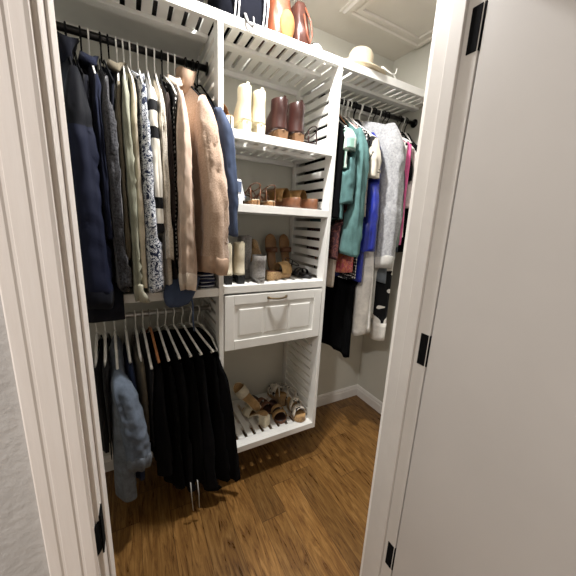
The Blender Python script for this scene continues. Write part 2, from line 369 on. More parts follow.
def garment(name, label, cat, rodk, Xr, Xf, Yf, zhem, mat, short, d=.016, neck=.090, drop=.108, hemw=None, topw=None, wave=.008, nw=1.6,
            sleeve=None, smat=None, cuff=None, collar=None, cmat=None, hang='white', bulge=0.0, hemband=None, group=None, seed=0, lean=0.0, sl_r=(.030, .052), sl_end=(.024, .040), sl_out=0.0, sl_x=0.0, fold=False, hemj=.012, hr=.0036, flare=0.25, cr=1.0, hdrop=None):
    rnd = random.Random(seed * 7 + 3)
    Y, Z = RODS[rodk]; a = math.atan2(Xf - Xr, Y - Yf); W = math.hypot(Xf - Xr, Y - Yf)
    root = thing(name, label, cat, (Xr, Y, Z), (0, 0, a), group)
    hg = hanger(Xr, rodk, a, (W - .075 if sleeve else min(topw or W, W) - .018), hang, short, hdrop or (drop if drop > .05 else .085), hr)
    zt = -neck; L = Z - zhem - neck; GARM.setdefault(rodk, []).append((Xr, root, hg))
    tw = topw or (W - .062 if sleeve else W - .012); hw = hemw or (W - .03 if sleeve else W - .005)
    ph = rnd.random() * 6; ph2 = rnd.random() * 6; sd = seed * 3.7
    def body(z_from, z_to, off, N=64, M=36):
        rings = []
        for i in range(M + 1):
            u = z_from + (z_to - z_from) * i / M
            wf = tw + (hw - tw) * u ** .8; wb = min(wf, .20)
            dd = off + .0075 + (d * (1 + flare * u) - .0075) * min(1, u / .14) ** .6 * (1 + bulge * math.sin(PI * u))
            if fold: dd = off + d * (.45 + .55 * min(1, u / .05))
            ring = []
            for k in range(N):
                th = 2 * PI * k / N; c, s = math.cos(th), math.sin(th)
                wy = wf if c > 0 else wb
                y = -wy * superr(c, .85) * (1 + off * 2)
                fx = wave * min(1, u * 1.4) ** .8 * (math.sin(nw * 2 * PI * y / .4 + ph + u * 1.1) + .45 * math.sin(nw * 4.7 * PI * y / .4 + ph2))
                fx += lean * u * max(0, c) ** 2
                cz = -L * u
                side = 1 if s >= 0 else -1
                x = dd * superr(s, .75) + fx + side * crease(y, cz, sd + side * 5, cr) * min(1, u * 4) * abs(s) ** .5
                z = zt - drop * abs(c) ** 1.25 * (1 - u) ** 1.0 - L * u + (hemj * math.sin(y * 17 + ph2) * u if u > .5 else 0)
                y += .5 * crease(side * .2 * s, cz * 1.5, sd + 31, cr) * (abs(c) > .8)
                ring.append((x, y, z))
            rings.append(ring)
        m = MB(); m.loft(rings, z_from > .5, True); return m
    body(0, 1, 0).build('body', mat, root)
    if hemband: body(.905, 1.004, .004, M=4).build('hem_band', hemband, root)
    if sleeve:
        smat = smat or mat
        for sg in (-1, 1):
            wf = (W if sg < 0 else min(W, .205)); rings = []
            M = 40; N = 26; p0 = rnd.random() * 6
            for i in range(M + 1):
                t = i / M; e = min(1, t / .16)
                ry = (sl_r[1] * (.35 + .65 * e ** .6)) * (1 - t) + sl_end[1] * t; rx = (sl_r[0] * (.30 + .70 * e ** .6)) * (1 - t) + sl_end[0] * t
                cy = sg * (wf - .085 + .050 * min(1, t * 1.6) ** .7 + sl_out * math.sin(PI * .62 * t) * (1 if sg < 0 else .0))
                z = zt - drop * .86 - sleeve * t + (.012 if i == 0 else 0)
                x = sl_x * math.sin(PI * .5 * t) * (1 if sg < 0 else .3) + lean * .5 * t * (sg < 0)
                ring = []
                for k in range(N):
                    th = 2 * PI * k / N; q = 1 + wrinkle(th, z, sd + sg * 11) * min(1, t * 5) * cr
                    ring.append((x + rx * superr(math.cos(th), .8) * q, cy + ry * superr(math.sin(th), .8) * q, z + .006 * math.sin(2 * th + p0) * (t > .3)))
                rings.append(ring)
            m = MB(); m.loft(rings); so = m.build('sleeve', smat, root)
            if cuff:
                m = MB(); q = rings[-1]; cx = sum(p[0] for p in q) / N; cy = sum(p[1] for p in q) / N
                m.loft([[(cx + (p[0] - cx) * f, cy + (p[1] - cy) * f, p[2] + dz) for p in q] for f, dz in ((.98, .02), (1.04, .012), (1.0, -.02), (.88, -.050), (.74, -.050))])
                m.build('cuff', cuff, so)
    if collar:
        cm = cmat or mat; m = MB(); N = 20
        sz = {'crew': [(.75, -.016), (.9, -.010), (.95, .004), (.85, .006)], 'shirt': [(.8, -.012), (.85, .020), (.95, .024), (1.15, -.002), (1.1, -.008), (.9, .010)], 'stand': [(.9, -.02), (1.0, .02), (1.12, .060), (1.02, .062), (.9, .02)]}[collar]
        m.loft([[(.034 * f * math.cos(2 * PI * k / N) * (1 + .1 * math.sin(k * 1.7 + ph)), .062 * f * math.sin(2 * PI * k / N) - .008, zt + dz - .025 * abs(math.sin(2 * PI * k / N)) ** 2) for k in range(N)] for f, dz in sz])
        m.build('collar', cm, root)
    return root

C_NAVYB = bands('navy_two_tone_nylon', [(0, (19, 24, 44)), (.5, (8, 10, 18))], 'Z', 1.0, 1.02 - .165, .75, False)
C_NAVY = cloth('navy_cotton', (16, 19, 31)); C_DNAVY = cloth('dark_navy_knit', (12, 14, 24)); C_BLUEN = cloth('navy_blue_twill', (22, 27, 46))
C_CHAR = fleece('charcoal_boucle', (80, 80, 84), (18, 18, 21), 130)
C_SAGE = cloth('sage_green_cotton', (146, 147, 130)); C_SAGE2 = cloth('pale_sage_knit', (166, 164, 146)); C_TAUPE = cloth('taupe_olive_cotton', (112, 104, 88))
C_KHAKI = cloth('khaki_cotton', (186, 176, 156)); C_CREAM = fleece('cream_knit', (226, 218, 204), (196, 186, 170), 150)
C_FLORAL = blotch('blue_white_floral_print', [(0, (34, 42, 66)), (.44, (206, 210, 214)), (.52, (56, 66, 92)), (.58, (222, 224, 226)), (.68, (90, 104, 126))], 34, 2.2, 3)
C_BWCREAM = bands('cream_knit_with_black_blocks', [(0, (224, 218, 204)), (.34, (24, 24, 26)), (.46, (224, 218, 204)), (.62, (26, 26, 28)), (.74, (226, 220, 208))], 'Z', 3.0, .40)
C_BLKBRN = cloth('brown_black_knit', (48, 40, 38), 0.2); C_BLACK = cloth('black_jersey', (9, 9, 10), .12, bstr=.1, rough=1.0, sheen=0); C_BLACK2 = cloth('soft_black_crepe', (17, 17, 19), .15, rough=1.0, sheen=0)
C_DOT = dots('black_with_white_dots', (30, 30, 32), (226, 224, 220), 60, .36)
C_BEIGE = cloth('pinkish_beige_corduroy', (200, 178, 160)); C_LBEIGE = cloth('pale_beige_cotton', (216, 200, 184)); C_TAN = fleece('tan_fleece', (196, 170, 149), (172, 145, 123), 170); C_TANR = cloth('tan_ribbed_knit', (184, 156, 134))
C_SLATE = cloth('slate_blue_cotton', (64, 75, 98)); C_DSLATE = cloth('dusty_blue_denim', (60, 71, 94))
C_PALEB = blotch('pale_blue_white_print', [(0, (196, 206, 214)), (.5, (120, 140, 158)), (.6, (214, 220, 224))], 30)
C_DENIM = cloth('faded_blue_denim', (98, 108, 122), .12, 30); C_DENIM2 = cloth('washed_grey_blue_denim', (104, 111, 120), .14, 30); C_JEAN = cloth('dark_blue_jean', (42, 54, 84))
C_DGREY = cloth('dark_grey_jersey', (36, 36, 38)); C_CGREY = cloth('charcoal_twill', (22, 22, 24)); C_GKHAKI = cloth('grey_khaki_twill', (98, 92, 80))
C_TEAL = cloth('teal_jersey', (76, 108, 107)); C_TEAL2 = cloth('soft_teal_cotton', (84, 117, 115)); C_MINT = bands('mint_and_white_stripe', [(0, (204, 214, 206)), (.5, (146, 184, 168))], 'Y', 30)
C_PRINT = blotch('cream_with_black_print', [(0, (30, 28, 28)), (.36, (206, 199, 184))], 9, 2.0)
C_ROYAL = cloth('royal_blue_satin', (28, 42, 138), .15, 18, 300, .2, .35, .1); C_HEATHER = fleece('heather_grey_fleece', (178, 178, 179), (146, 147, 149), 90)
C_GGREEN = cloth('grey_green_jersey', (134, 146, 138)); C_PINK = cloth('bright_pink_cotton', (226, 110, 160)); C_WHITE = cloth('soft_white_cotton', (222, 218, 210)); C_GWHITE = cloth('pale_grey_cotton', (196, 194, 188))
C_SLGREY = cloth('slate_grey_denim', (108, 114, 120)); C_BW = blotch('black_white_swirl_print', [(0, (16, 16, 18)), (.52, (226, 222, 214))], 7, 1.6, 1)
C_CORAL = blotch('coral_orange_print', [(0, (196, 92, 110)), (.48, (214, 130, 92)), (.58, (226, 150, 150)), (.66, (150, 60, 70))], 40); C_MAROON = blotch('maroon_print', [(0, (52, 26, 30)), (.5, (96, 56, 50)), (.6, (40, 22, 25))], 30)
C_LCREAM = cloth('ivory_cotton', (216, 204, 188))

# --- upper left rod
U = 'u'
garment('patterned_blouse', 'pale blue and white blouse peeking out beside the left door jamb', 'blouse', U, -.225, -.205, 1.20, 1.30, C_PALEB, 'the pale blue blouse', d=.016, sleeve=.34, hang='black', seed=1)
garment('windbreaker', 'navy nylon windbreaker with two tone body and gathered hem', 'jacket', U, -.150, -.108, 1.185, 1.125, C_NAVYB, 'the navy windbreaker', d=.040, bulge=.15, sleeve=.72, sl_r=(.040, .060), sl_end=(.044, .052), hemband=C_DNAVY, collar='stand', cmat=C_DNAVY, cuff=C_DNAVY, hang='black', seed=2, wave=.004)
garment('long_cardigan', 'dark navy long knit hanging behind the windbreaker', 'cardigan', U, -.108, -.082, 1.235, 1.14, C_DNAVY, 'the long dark navy knit', d=.024, sleeve=.5, hang='black', seed=3)
garment('dress_shirt', 'navy twill shirt with a pale collar lining', 'shirt', U, -.085, -.050, 1.20, 1.45, C_BLUEN, 'the navy twill shirt', d=.012, sleeve=.52, sl_r=(.018, .04), sl_end=(.016, .034), collar='shirt', hang='white', seed=4)
garment('boucle_jacket', 'charcoal nubbly boucle jacket', 'jacket', U, -.048, -.022, 1.20, 1.13, C_CHAR, 'the charcoal boucle jacket', d=.018, sleeve=.70, sl_r=(.024, .050), sl_end=(.022, .046), hang='black', seed=5, wave=.004)
garment('blouse', 'thin dark navy blouse squeezed beside the charcoal boucle jacket', 'blouse', U, -.024, -.014, 1.235, 1.42, C_NAVY, 'the thin dark navy blouse', d=.008, hang='black', seed=6, wave=.003)
garment('work_shirt', 'taupe olive shirt with a turned down collar', 'shirt', U, .002, .000, 1.215, 1.145, C_TAUPE, 'the taupe olive shirt', d=.011, sleeve=.60, sl_r=(.016, .04), sl_end=(.016, .036), collar='shirt', hang='white', seed=7, wave=.004)
garment('sweatshirt', 'sage green sweatshirt with long cuffed sleeves', 'sweatshirt', U, .024, .018, 1.19, 1.16, C_SAGE, 'the sage green sweatshirt', d=.012, sleeve=.71, sl_r=(.018, .046), sl_end=(.024, .044), sl_x=.012, cuff=C_SAGE2, hang='white', seed=8, wave=.004)
garment('overshirt', 'khaki overshirt whose cuff brushes the halfway shelf', 'shirt', U, .046, .046, 1.20, 1.14, C_KHAKI, 'the khaki overshirt', d=.010, sleeve=.70, sl_r=(.014, .044), sl_end=(.018, .040), hang='white', seed=9, wave=.003)
garment('floral_blouse', 'blue and white floral print blouse with long sleeves', 'blouse', U, .072, .082, 1.185, 1.15, C_FLORAL, 'the blue floral blouse', d=.014, sleeve=.72, sl_r=(.024, .046), sl_end=(.026, .040), collar='crew', hang='white', seed=10, wave=.005)
garment('knit_sweater', 'cream knit sweater with black colour blocks', 'sweater', U, .102, .108, 1.20, 1.36, C_BWCREAM, 'the cream and black sweater', d=.012, sleeve=.50, sl_r=(.022, .044), sl_end=(.018, .036), hang='white', seed=11, wave=.003)
garment('knit_cardigan', 'long cream nubby cardigan', 'cardigan', U, .130, .136, 1.20, 1.14, C_CREAM, 'the cream cardigan', d=.011, sleeve=.60, sl_r=(.014, .042), sl_end=(.014, .036), hang='white', seed=12, wave=.003)
garment('knit_vest', 'brown black knit vest', 'vest', U, .158, .160, 1.215, 1.15, C_BLKBRN, 'the brown black knit vest', d=.011, sleeve=.45, sl_r=(.014, .038), sl_end=(.014, .034), hang='black', seed=13, wave=.003)
garment('dotted_blouse', 'black blouse with white dots', 'blouse', U, .180, .182, 1.225, 1.25, C_DOT, 'the dotted blouse', d=.009, hang='white', seed=14, wave=.003)
garment('corduroy_shirt', 'pinkish beige corduroy shirt with an open cuff', 'shirt', U, .206, .198, 1.17, 1.20, C_LBEIGE, 'the beige corduroy shirt', d=.012, sleeve=.67, smat=C_BEIGE, sl_r=(.020, .054), sl_end=(.030, .054), cuff=C_LBEIGE, collar='shirt', hang='white', seed=15, wave=.003)
garment('fleece_jacket', 'tan fleece jacket with a stand up collar and full sleeves', 'jacket', U, .248, .290, 1.165, 1.20, C_TAN, 'the tan fleece jacket', d=.020, bulge=.2, sleeve=.60, sl_r=(.034, .058), sl_end=(.042, .060), sl_out=.035, sl_x=.012, cuff=C_TANR, collar='stand', cmat=C_TANR, hang='black', seed=16, wave=.004)
garment('camisole', 'black camisole hidden between the tan fleece jacket and the slate blue shirt', 'top', U, .276, .290, 1.25, 1.55, C_BLACK, 'the black camisole', d=.008, hang='black', seed=17, wave=.003)
garment('button_shirt', 'slate blue shirt hanging beside the white tower post', 'shirt', U, .296, .358, 1.16, 1.34, C_SLATE, 'the slate blue shirt', d=.012, neck=.10, drop=.13, sleeve=.47, sl_r=(.024, .052), sl_end=(.026, .046), sl_x=.02, hang='black', seed=18, wave=.003)

# --- lower left rod
Lr = 'l'
garment('folded_trousers', 'charcoal trousers folded over the first white hanger from the left jamb', 'trousers', Lr, -.150, -.148, 1.215, .42, C_CGREY, 'the charcoal trousers', d=.014, neck=.135, drop=.01, fold=True, topw=.185, hemw=.17, hr=.0055, seed=21)
garment('folded_jeans', 'dark grey jeans folded over a white hanger behind the faded denim jacket', 'jeans', Lr, -.118, -.116, 1.205, .40, C_DGREY, 'the dark grey jeans', d=.014, neck=.135, drop=.01, fold=True, topw=.19, hemw=.17, hr=.0055, seed=22)
garment('denim_jacket', 'faded blue denim jacket with a buttoned cuff', 'jacket', Lr, -.082, -.072, 1.16, .21, C_DENIM2, 'the faded denim jacket', d=.030, sleeve=.36, smat=C_DENIM, sl_r=(.036, .060), sl_end=(.044, .056), cuff=C_DENIM2, hr=.0055, seed=23, sl_x=.048, flare=.4)
garment('jeans', 'dark blue jeans hanging low beside the faded denim jacket', 'jeans', Lr, -.040, -.025, 1.225, .20, C_JEAN, 'the dark blue jeans', d=.015, neck=.16, drop=.01, fold=True, topw=.16, hemw=.15, hr=.0055, seed=24)
garment('cargo_trousers', 'grey khaki trousers folded over a white hanger', 'trousers', Lr, .000, .014, 1.205, .42, C_GKHAKI, 'the grey khaki trousers', d=.015, neck=.14, drop=.01, fold=True, topw=.185, hemw=.17, hr=.0055, seed=25)
garment('grey_camisole', 'dark grey camisole on a white hanger next to the khaki trousers', 'top', Lr, .030, .050, 1.215, .40, C_DGREY, 'the dark grey camisole', d=.012, neck=.09, hr=.0055, seed=26)
bl = [(.060, .080, 1.205, .28, 'sleeveless black dress nearest the grey khaki trousers', 'black dress', 'dress', 'beige'),
      (.092, .122, 1.190, .17, 'long black dress with a slim straight hem', 'slim black dress', 'dress', 'white'),
      (.126, .172, 1.180, .13, 'black jersey dress in the middle of the black clothes', 'middle black dress', 'dress', 'white'),
      (.162, .226, 1.175, .18, 'black wrap dress to the left of the three widest black skirts', 'black wrap dress', 'dress', 'white'),
      (.200, .278, 1.170, .10, 'black pleated skirt with a dropped front corner', 'black pleated skirt', 'skirt', 'white'),
      (.238, .350, 1.150, .14, 'full black skirt second from the tower post', 'full black skirt', 'skirt', 'white'),
      (.276, .412, 1.135, .12, 'wide black crepe skirt fanning out in front of the tower post', 'wide black skirt', 'skirt', 'white')]
for i, (xr, xf, yf, zh, lb, sh, ct, hc) in enumerate(bl):
    garment({'dress': 'black_dress', 'skirt': 'black_skirt'}[ct], lb, ct, Lr, xr, xf, yf, zh, C_BLACK if i % 2 else C_BLACK2, 'the ' + sh, d=.015, neck=.100, drop=.085, topw=.205, hemw=.245 + .006 * i, wave=.012, nw=2.2, hang=hc, hr=.0055, seed=31 + i, lean=.035 if i > 3 else .015, hemj=.02, flare=.8 + .25 * (i > 3) * (i - 2), cr=1.5)

# --- right rod
R_ = 'r'
garment('black_vest', 'black vest at the tower end of the right rod', 'vest', R_, 0.962, 0.958, 1.23, 1.45, C_BLACK, 'the black vest by the tower', d=.010, hang='black', seed=50, wave=.003)
garment('striped_tee', 'mint and white striped tee slung beside the tower post', 'shirt', R_, 0.978, 0.962, 1.19, 1.70, C_MINT, 'the mint striped tee', d=.012, sleeve=.11, sl_r=(.03, .05), sl_end=(.036, .05), hang='white', seed=51, wave=.003)
garment('patterned_dress', 'maroon print dress showing under the short teal tee', 'dress', R_, 0.998, 0.985, 1.24, 1.22, C_MAROON, 'the maroon print dress', d=.010, hang='black', seed=52)
garment('teal_tee', 'short teal tee nearest the tower post', 'shirt', R_, 0.996, 0.972, 1.19, 1.43, C_TEAL, 'the short teal tee', d=.012, sleeve=.36, sl_r=(.026, .048), sl_end=(.032, .050), hang='white', seed=53, wave=.004)
garment('ivory_dress', 'ivory cotton dress with a narrow tapering hem', 'dress', R_, 1.030, 1.020, 1.25, 1.06, C_LCREAM, 'the ivory dress', d=.008, hemw=.08, hang='beige', seed=56)
garment('coral_tunic', 'coral and orange print tunic peeking out below the teal cardigan', 'tunic', R_, 1.084, 1.086, 1.23, 1.15, C_CORAL, 'the coral print tunic', d=.014, hang='grey', seed=54)
garment('teal_cardigan', 'long teal cardigan with a side seam pocket', 'cardigan', R_, 1.062, 1.050, 1.175, 1.26, C_TEAL2, 'the long teal cardigan', d=.020, sleeve=.62, sl_r=(.034, .060), sl_end=(.038, .056), hang='white', seed=55, wave=.004, sl_x=-.02)
garment('dotted_dress', 'thin black dress dotted in white', 'dress', R_, 1.092, 1.092, 1.21, 1.12, C_DOT, 'the dotted black dress', d=.008, hang='white', seed=57, wave=.003)
garment('graphic_tee', 'cream tee with a bold black graphic', 'shirt', R_, 1.114, 1.128, 1.19, 1.46, C_PRINT, 'the cream graphic tee', d=.016, sleeve=.22, sl_r=(.032, .055), sl_end=(.034, .055), collar='crew', hang='white', seed=58, wave=.004)
garment('black_trousers', 'black wide leg trousers hanging lowest at the right', 'trousers', R_, 1.150, 1.165, 1.25, .62, C_BLACK, 'the black wide leg trousers', d=.020, neck=.30, drop=.01, topw=.12, hemw=.16, fold=True, hang='black', seed=59, wave=.016)
garment('satin_blouse', 'royal blue satin blouse with a gathered hem', 'blouse', R_, 1.146, 1.150, 1.185, 1.10, C_ROYAL, 'the royal blue blouse', d=.024, sleeve=.60, sl_r=(.026, .046), sl_end=(.034, .050), hang='black', seed=60, wave=.008)
garment('white_skirt', 'tiered off white skirt hanging below the royal blue blouse', 'skirt', R_, 1.186, 1.215, 1.165, .80, C_WHITE, 'the tiered off white skirt', d=.014, neck=.16, drop=.01, topw=.10, hemw=.25, hang='white', seed=61, wave=.016, hemj=.05, nw=2.4)
garment('grey_sweatshirt', 'pale heather grey sweatshirt with ribbed cuffs', 'sweatshirt', R_, 1.190, 1.285, 1.165, 1.20, C_HEATHER, 'the heather grey sweatshirt', d=.026, bulge=.2, sleeve=.70, sl_r=(.040, .070), sl_end=(.036, .054), cuff=C_GWHITE, hang='white', seed=62, wave=.004, neck=.075, drop=.06)
garment('pale_skirt', 'pale grey skirt with a straight hem beside the tiered skirt', 'skirt', R_, 1.258, 1.300, 1.215, .86, C_GWHITE, 'the pale grey skirt', d=.012, neck=.16, drop=.01, topw=.16, hemw=.18, hang='white', seed=63, wave=.006)
garment('grey_green_tunic', 'grey green tunic behind the heather grey sweatshirt', 'tunic', R_, 1.256, 1.345, 1.195, 1.27, C_GGREEN, 'the grey green tunic', d=.013, sleeve=.58, sl_r=(.026, .05), sl_end=(.026, .05), hang='white', seed=64, wave=.004)
garment('denim_jacket', 'slate grey denim jacket below the grey green tunic', 'jacket', R_, 1.292, 1.355, 1.20, 1.08, C_SLGREY, 'the slate grey denim jacket', d=.015, sleeve=.6, sl_r=(.022, .046), sl_end=(.022, .04), hang='black', seed=65, wave=.004)
garment('swirl_dress', 'black and white swirl print dress', 'dress', R_, 1.330, 1.385, 1.21, .72, C_BW, 'the swirl print dress', d=.016, hang='white', seed=66, hemband=C_WHITE)
garment('pink_tunic', 'bright pink long tunic', 'tunic', R_, 1.330, 1.415, 1.205, 1.30, C_PINK, 'the bright pink tunic', d=.014, hang='white', seed=67, wave=.003)
garment('black_blouse', 'black blouse beside the bright pink tunic', 'blouse', R_, 1.368, 1.445, 1.235, 1.55, C_BLACK2, 'the black blouse', d=.011, sleeve=.2, hang='black', seed=68, sl_r=(.02, .04), sl_end=(.02, .04))
garment('white_blouse', 'white blouse with a black neckline near the right wall', 'blouse', R_, 1.400, 1.468, 1.205, 1.36, C_WHITE, 'the white blouse', d=.014, sleeve=.35, sl_r=(.024, .046), sl_end=(.024, .044), smat=C_WHITE, collar='crew', cmat=C_BLACK, hang='black', seed=69)
garment('black_cardigan', 'black cardigan between the white blouse and the black coat', 'cardigan', R_, 1.505, 1.540, 1.20, 1.40, C_BLACK2, 'the black cardigan', d=.014, sleeve=.4, sl_r=(.024, .046), sl_end=(.022, .042), hang='black', seed=71)
garment('charcoal_tee', 'charcoal tee beside the black coat on the right rod', 'shirt', R_, 1.532, 1.560, 1.215, 1.46, C_CGREY, 'the charcoal tee', d=.012, sleeve=.2, sl_r=(.022, .046), sl_end=(.022, .042), hang='white', seed=72)
garment('black_coat', 'black coat last on the rod by the right wall', 'coat', R_, 1.560, 1.575, 1.22, 1.25, C_BLACK, 'the black coat', d=.018, sleeve=.5, sl_r=(.022, .045), sl_end=(.02, .04), hang='black', seed=70)

# clothes on one rod press against each other instead of passing through
def squeeze(rodk, sgn, wallx, front):
    H = {}; C = .010; eps = .0020
    for xr, root, hg in sorted(GARM[rodk], key=lambda q: sgn * q[0]):
        mw = Matrix.Translation(root.location) @ root.rotation_euler.to_matrix().to_4x4(); inv = mw.inverted(); new = {}
        for o in hg.children:
            if not o.name.startswith('shoulder'): continue
            for v in o.data.vertices:
                p = mw @ v.co; lo = H.get((round(p.y / C), round(p.z / C)), -9)
                if p.y > front: lo = max(lo, sgn * wallx)
                nx = sgn * (mw.to_3x3() @ v.normal).x; lo += eps + .0020 + .0035 * (nx * .5 + .5)
                if sgn * p.x < lo: p.x = sgn * lo; v.co = inv @ p
            o.data.update()
        stack = list(root.children)
        while stack:
            o = stack.pop(); stack += list(o.children); me = o.data
            nr = [sgn * (mw.to_3x3() @ v.normal).x for v in me.vertices]
            for v, nx in zip(me.vertices, nr):
                p = mw @ v.co; i, j = round(p.y / C), round(p.z / C); x = sgn * p.x
                lo = H.get((i, j), -9)
                lo = max(lo, sgn * wallx - max(0, front - p.y) * 2.6)
                lo += eps + (.010 if v.co.z > -.26 else .004) * (nx * .5 + .5)
                if x < lo: p.x = sgn * lo; v.co = inv @ p; x = lo
                for a in (-2, -1, 0, 1, 2):
                    for b in (-2, -1, 0, 1, 2):
                        k = (i + a, j + b)
                        if new.get(k, -9) < x: new[k] = x
            me.update()
        for k, x in new.items():
            if H.get(k, -9) < x: H[k] = x
squeeze('u', -1, .334, 1.235); squeeze('l', -1, .334, 1.235); squeeze('r', 1, .926, 1.235)

# ------------------------------------------------------------------ shoes (local: toe towards -y, sole on z = 0)
S_CREAM = flat('cream_leather', (216, 205, 176), .55, var=.03, bstr=.1, bscale=200); S_IVORY = flat('ivory_suede', (222, 212, 188), .85, var=.05, bstr=.2, bscale=300)
S_BROWN = flat('dark_brown_glossy_leather', (50, 28, 24), .28, var=.12, nscale=14); S_STACK = bands('stacked_tan_heel', [(0, (116, 84, 56)), (.5, (104, 74, 48))], 'Z', 160, 0, .6)
S_TAN = flat('tan_leather', (140, 102, 64), .5, var=.08); S_CAMEL = flat('camel_suede', (176, 142, 98), .8, var=.08, bstr=.2, bscale=250); S_CORK = fleece('cork', (190, 156, 112), (150, 116, 78), 160)
S_BLACK = flat('black_rubber', (20, 20, 21), .55); S_BLKL = flat('black_leather', (26, 24, 25), .35)
S_GREY = fleece('grey_suede', (150, 146, 142), (124, 120, 117), 120); S_GOLD = flat('bronze_metallic_leather', (132, 98, 54), .36, .4, var=.1); S_MID = flat('mid_brown_leather', (112, 72, 48), .4, var=.1)
S_WHITE = flat('white_leather', (230, 230, 230), .45); S_FLORAL = blotch('white_black_floral_canvas', [(0, (28, 26, 26)), (.40, (226, 218, 204)), (.66, (150, 120, 90))], 26, 1.2, 2); S_BLUE = flat('muted_blue_suede', (92, 104, 128), .8)
S_WOVEN = fleece('woven_brown_raffia', (140, 98, 60), (88, 58, 34), 90)
def hwid(t, W, pointy=0.0):
    P = [(0, .02), (.04, .42), (.12, .66), (.28, .70), (.45, .72), (.62, .90), (.74, 1.0), (.86, .92), (.94, .68 - .2 * pointy), (.985, .34 - .15 * pointy), (1, .03)]
    for (a, u), (b, v) in zip(P, P[1:]):
        if t <= b: return W / 2 * (u + (v - u) * (t - a) / (b - a))
    return .0
TS = [0, .015, .04, .08, .14, .2, .28, .36, .45, .54, .62, .70, .78, .85, .90, .94, .97, .985, 1]
def lerp(P, t):
    for (a, u), (b, v) in zip(P, P[1:]):
        if t <= b: return u + (v - u) * (t - a) / (b - a)
    return P[-1][1]
def sole_mb(L, W, top, bot, t0=0, t1=1, inset=0.0):
    m = MB(); rings = []
    for t in [x for x in TS if t0 <= x <= t1]:
        w = max(.001, hwid(t, W) - inset); y = L * (.5 - t); a, b = lerp(bot, t), lerp(top, t)
        e = min(.003, (b - a) * .3)
        rings.append([(-w, y, a + e), (-w, y, b - e), (-w + e, y, b), (w - e, y, b), (w, y, b - e), (w, y, a + e), (w - e, y, a), (-w + e, y, a)])
    m.loft(rings); return m
def strap_mb(m, L, W, t0, t1, z, h, th=.003, skew=0.0, ex=.002):
    rings = []; N = 16
    for k in range(N + 1):
        ph = PI * k / N; c, s = math.cos(ph), math.sin(ph); ring = []
        for (tt, q) in ((t0, 0), (t1, 0), (t1, 1), (t0, 1)):
            w = hwid(min(max(tt, .03), .97), W) + ex + q * th
            ring.append((w * c, L * (.5 - tt) + skew * c, z + (h + q * th) * s ** .8))
        rings.append(ring)
    m.loft(rings)
def heel_block(m, L, W, t0, t1, ztop, z1=None, taper=.85):
    m.loft([[(sx * hwid(max(t, .1), W) * .95 * f, L * (.5 - (t if f == 1 else t0 + (t - t0) * taper)), z) for sx, t in ((-1, t0 + .01), (1, t0 + .01), (1, t1), (-1, t1))] for f, z in ((taper, 0), (1, ztop))], smooth=False)
def shoe_root(name, label, cat, loc, yaw=0, pitch=0, roll=0, group=None):
    return thing(name, label, cat, loc, (math.radians(pitch), math.radians(roll), math.radians(yaw)), group)
def boot(label, loc, yaw, up, so, h=.19, L=.235, W=.078, heel=.045, shaft=(.030, .040), heelmat=None, tab=True, plat=.012, rot=(0, 0)):
    r = shoe_root('ankle_boot', label, 'boot', loc, yaw, *rot); N = 32
    b0 = [(0, heel), (.3, heel * .9), (.62, plat), (1, plat + .004)]
    rings = []
    zs = [0, .012, .025, .04, .055, .07, .085, .10, .12, .145, .17, .20]
    zs = [z for z in zs if z < h - heel - .008] + [h - heel]
    yc = L * .5 - .045
    for z in zs:
        q = min(1, z / .085); ring = []
        for k in range(N):
            th = 2 * PI * k / N; c, s = math.cos(th), math.sin(th)
            if z < .085:
                fr = (L - .05) * (1 - q ** 2.2) + shaft[1] * q ** 2.2
            else: fr = shaft[1]
            bk = .044 - .006 * math.sin(PI * q)
            if c > 0: y = yc - fr * c; tt = .19 + .81 * (fr / (L - .05)) * c * 1.0
            else: y = yc - bk * c; tt = .19 + .17 * c
            wq = max(hwid(min(.97, max(.05, .19 + (yc - y) / L)), W) if z < .085 else shaft[0], .0)
            wid = wq * (1 - q) + shaft[0] * q if z < .085 else shaft[0]
            x = wid * superr(s, .85) if z >= .085 else s * (W * .46 * (1 - q) + shaft[0] * q) * (1.0)
            zz = z + lerp(b0, min(1, max(0, .19 + (yc - y) / L))) if z < .085 else z + heel
            if z < .085: zz = zz * (1 - q * .999) + (z + heel) * q * .999
            ring.append((x, y, zz))
        rings.append(ring)
    top = rings[-1]; cx = 0; cy = yc
    for f, dz in ((.97, .002), (.90, .001), (.86, -.03), (.80, -.07)): rings.append([(p[0] * f, cy + (p[1] - cy) * f, p[2] + dz) for p in top])
    m = MB(); m.loft(rings); m.build('upper', up, r)
    m = sole_mb(L + .004, W + .002, [(0, heel), (.3, heel * .92), (.62, plat), (1, plat + .004)], [(0, heel - .008), (.3, heel * .9 - .008), (.62, 0), (1, .004)]); m.build('sole', so, r)
    m = MB(); heel_block(m, L, W, .0, .27, heel - .004); m.build('heel', heelmat or so, r)
    if tab:
        m = MB(); m.box(-.006, .006, yc + .042, yc + .045, h - .03, h + .010); m.build('pull_tab', up, r)
    return r
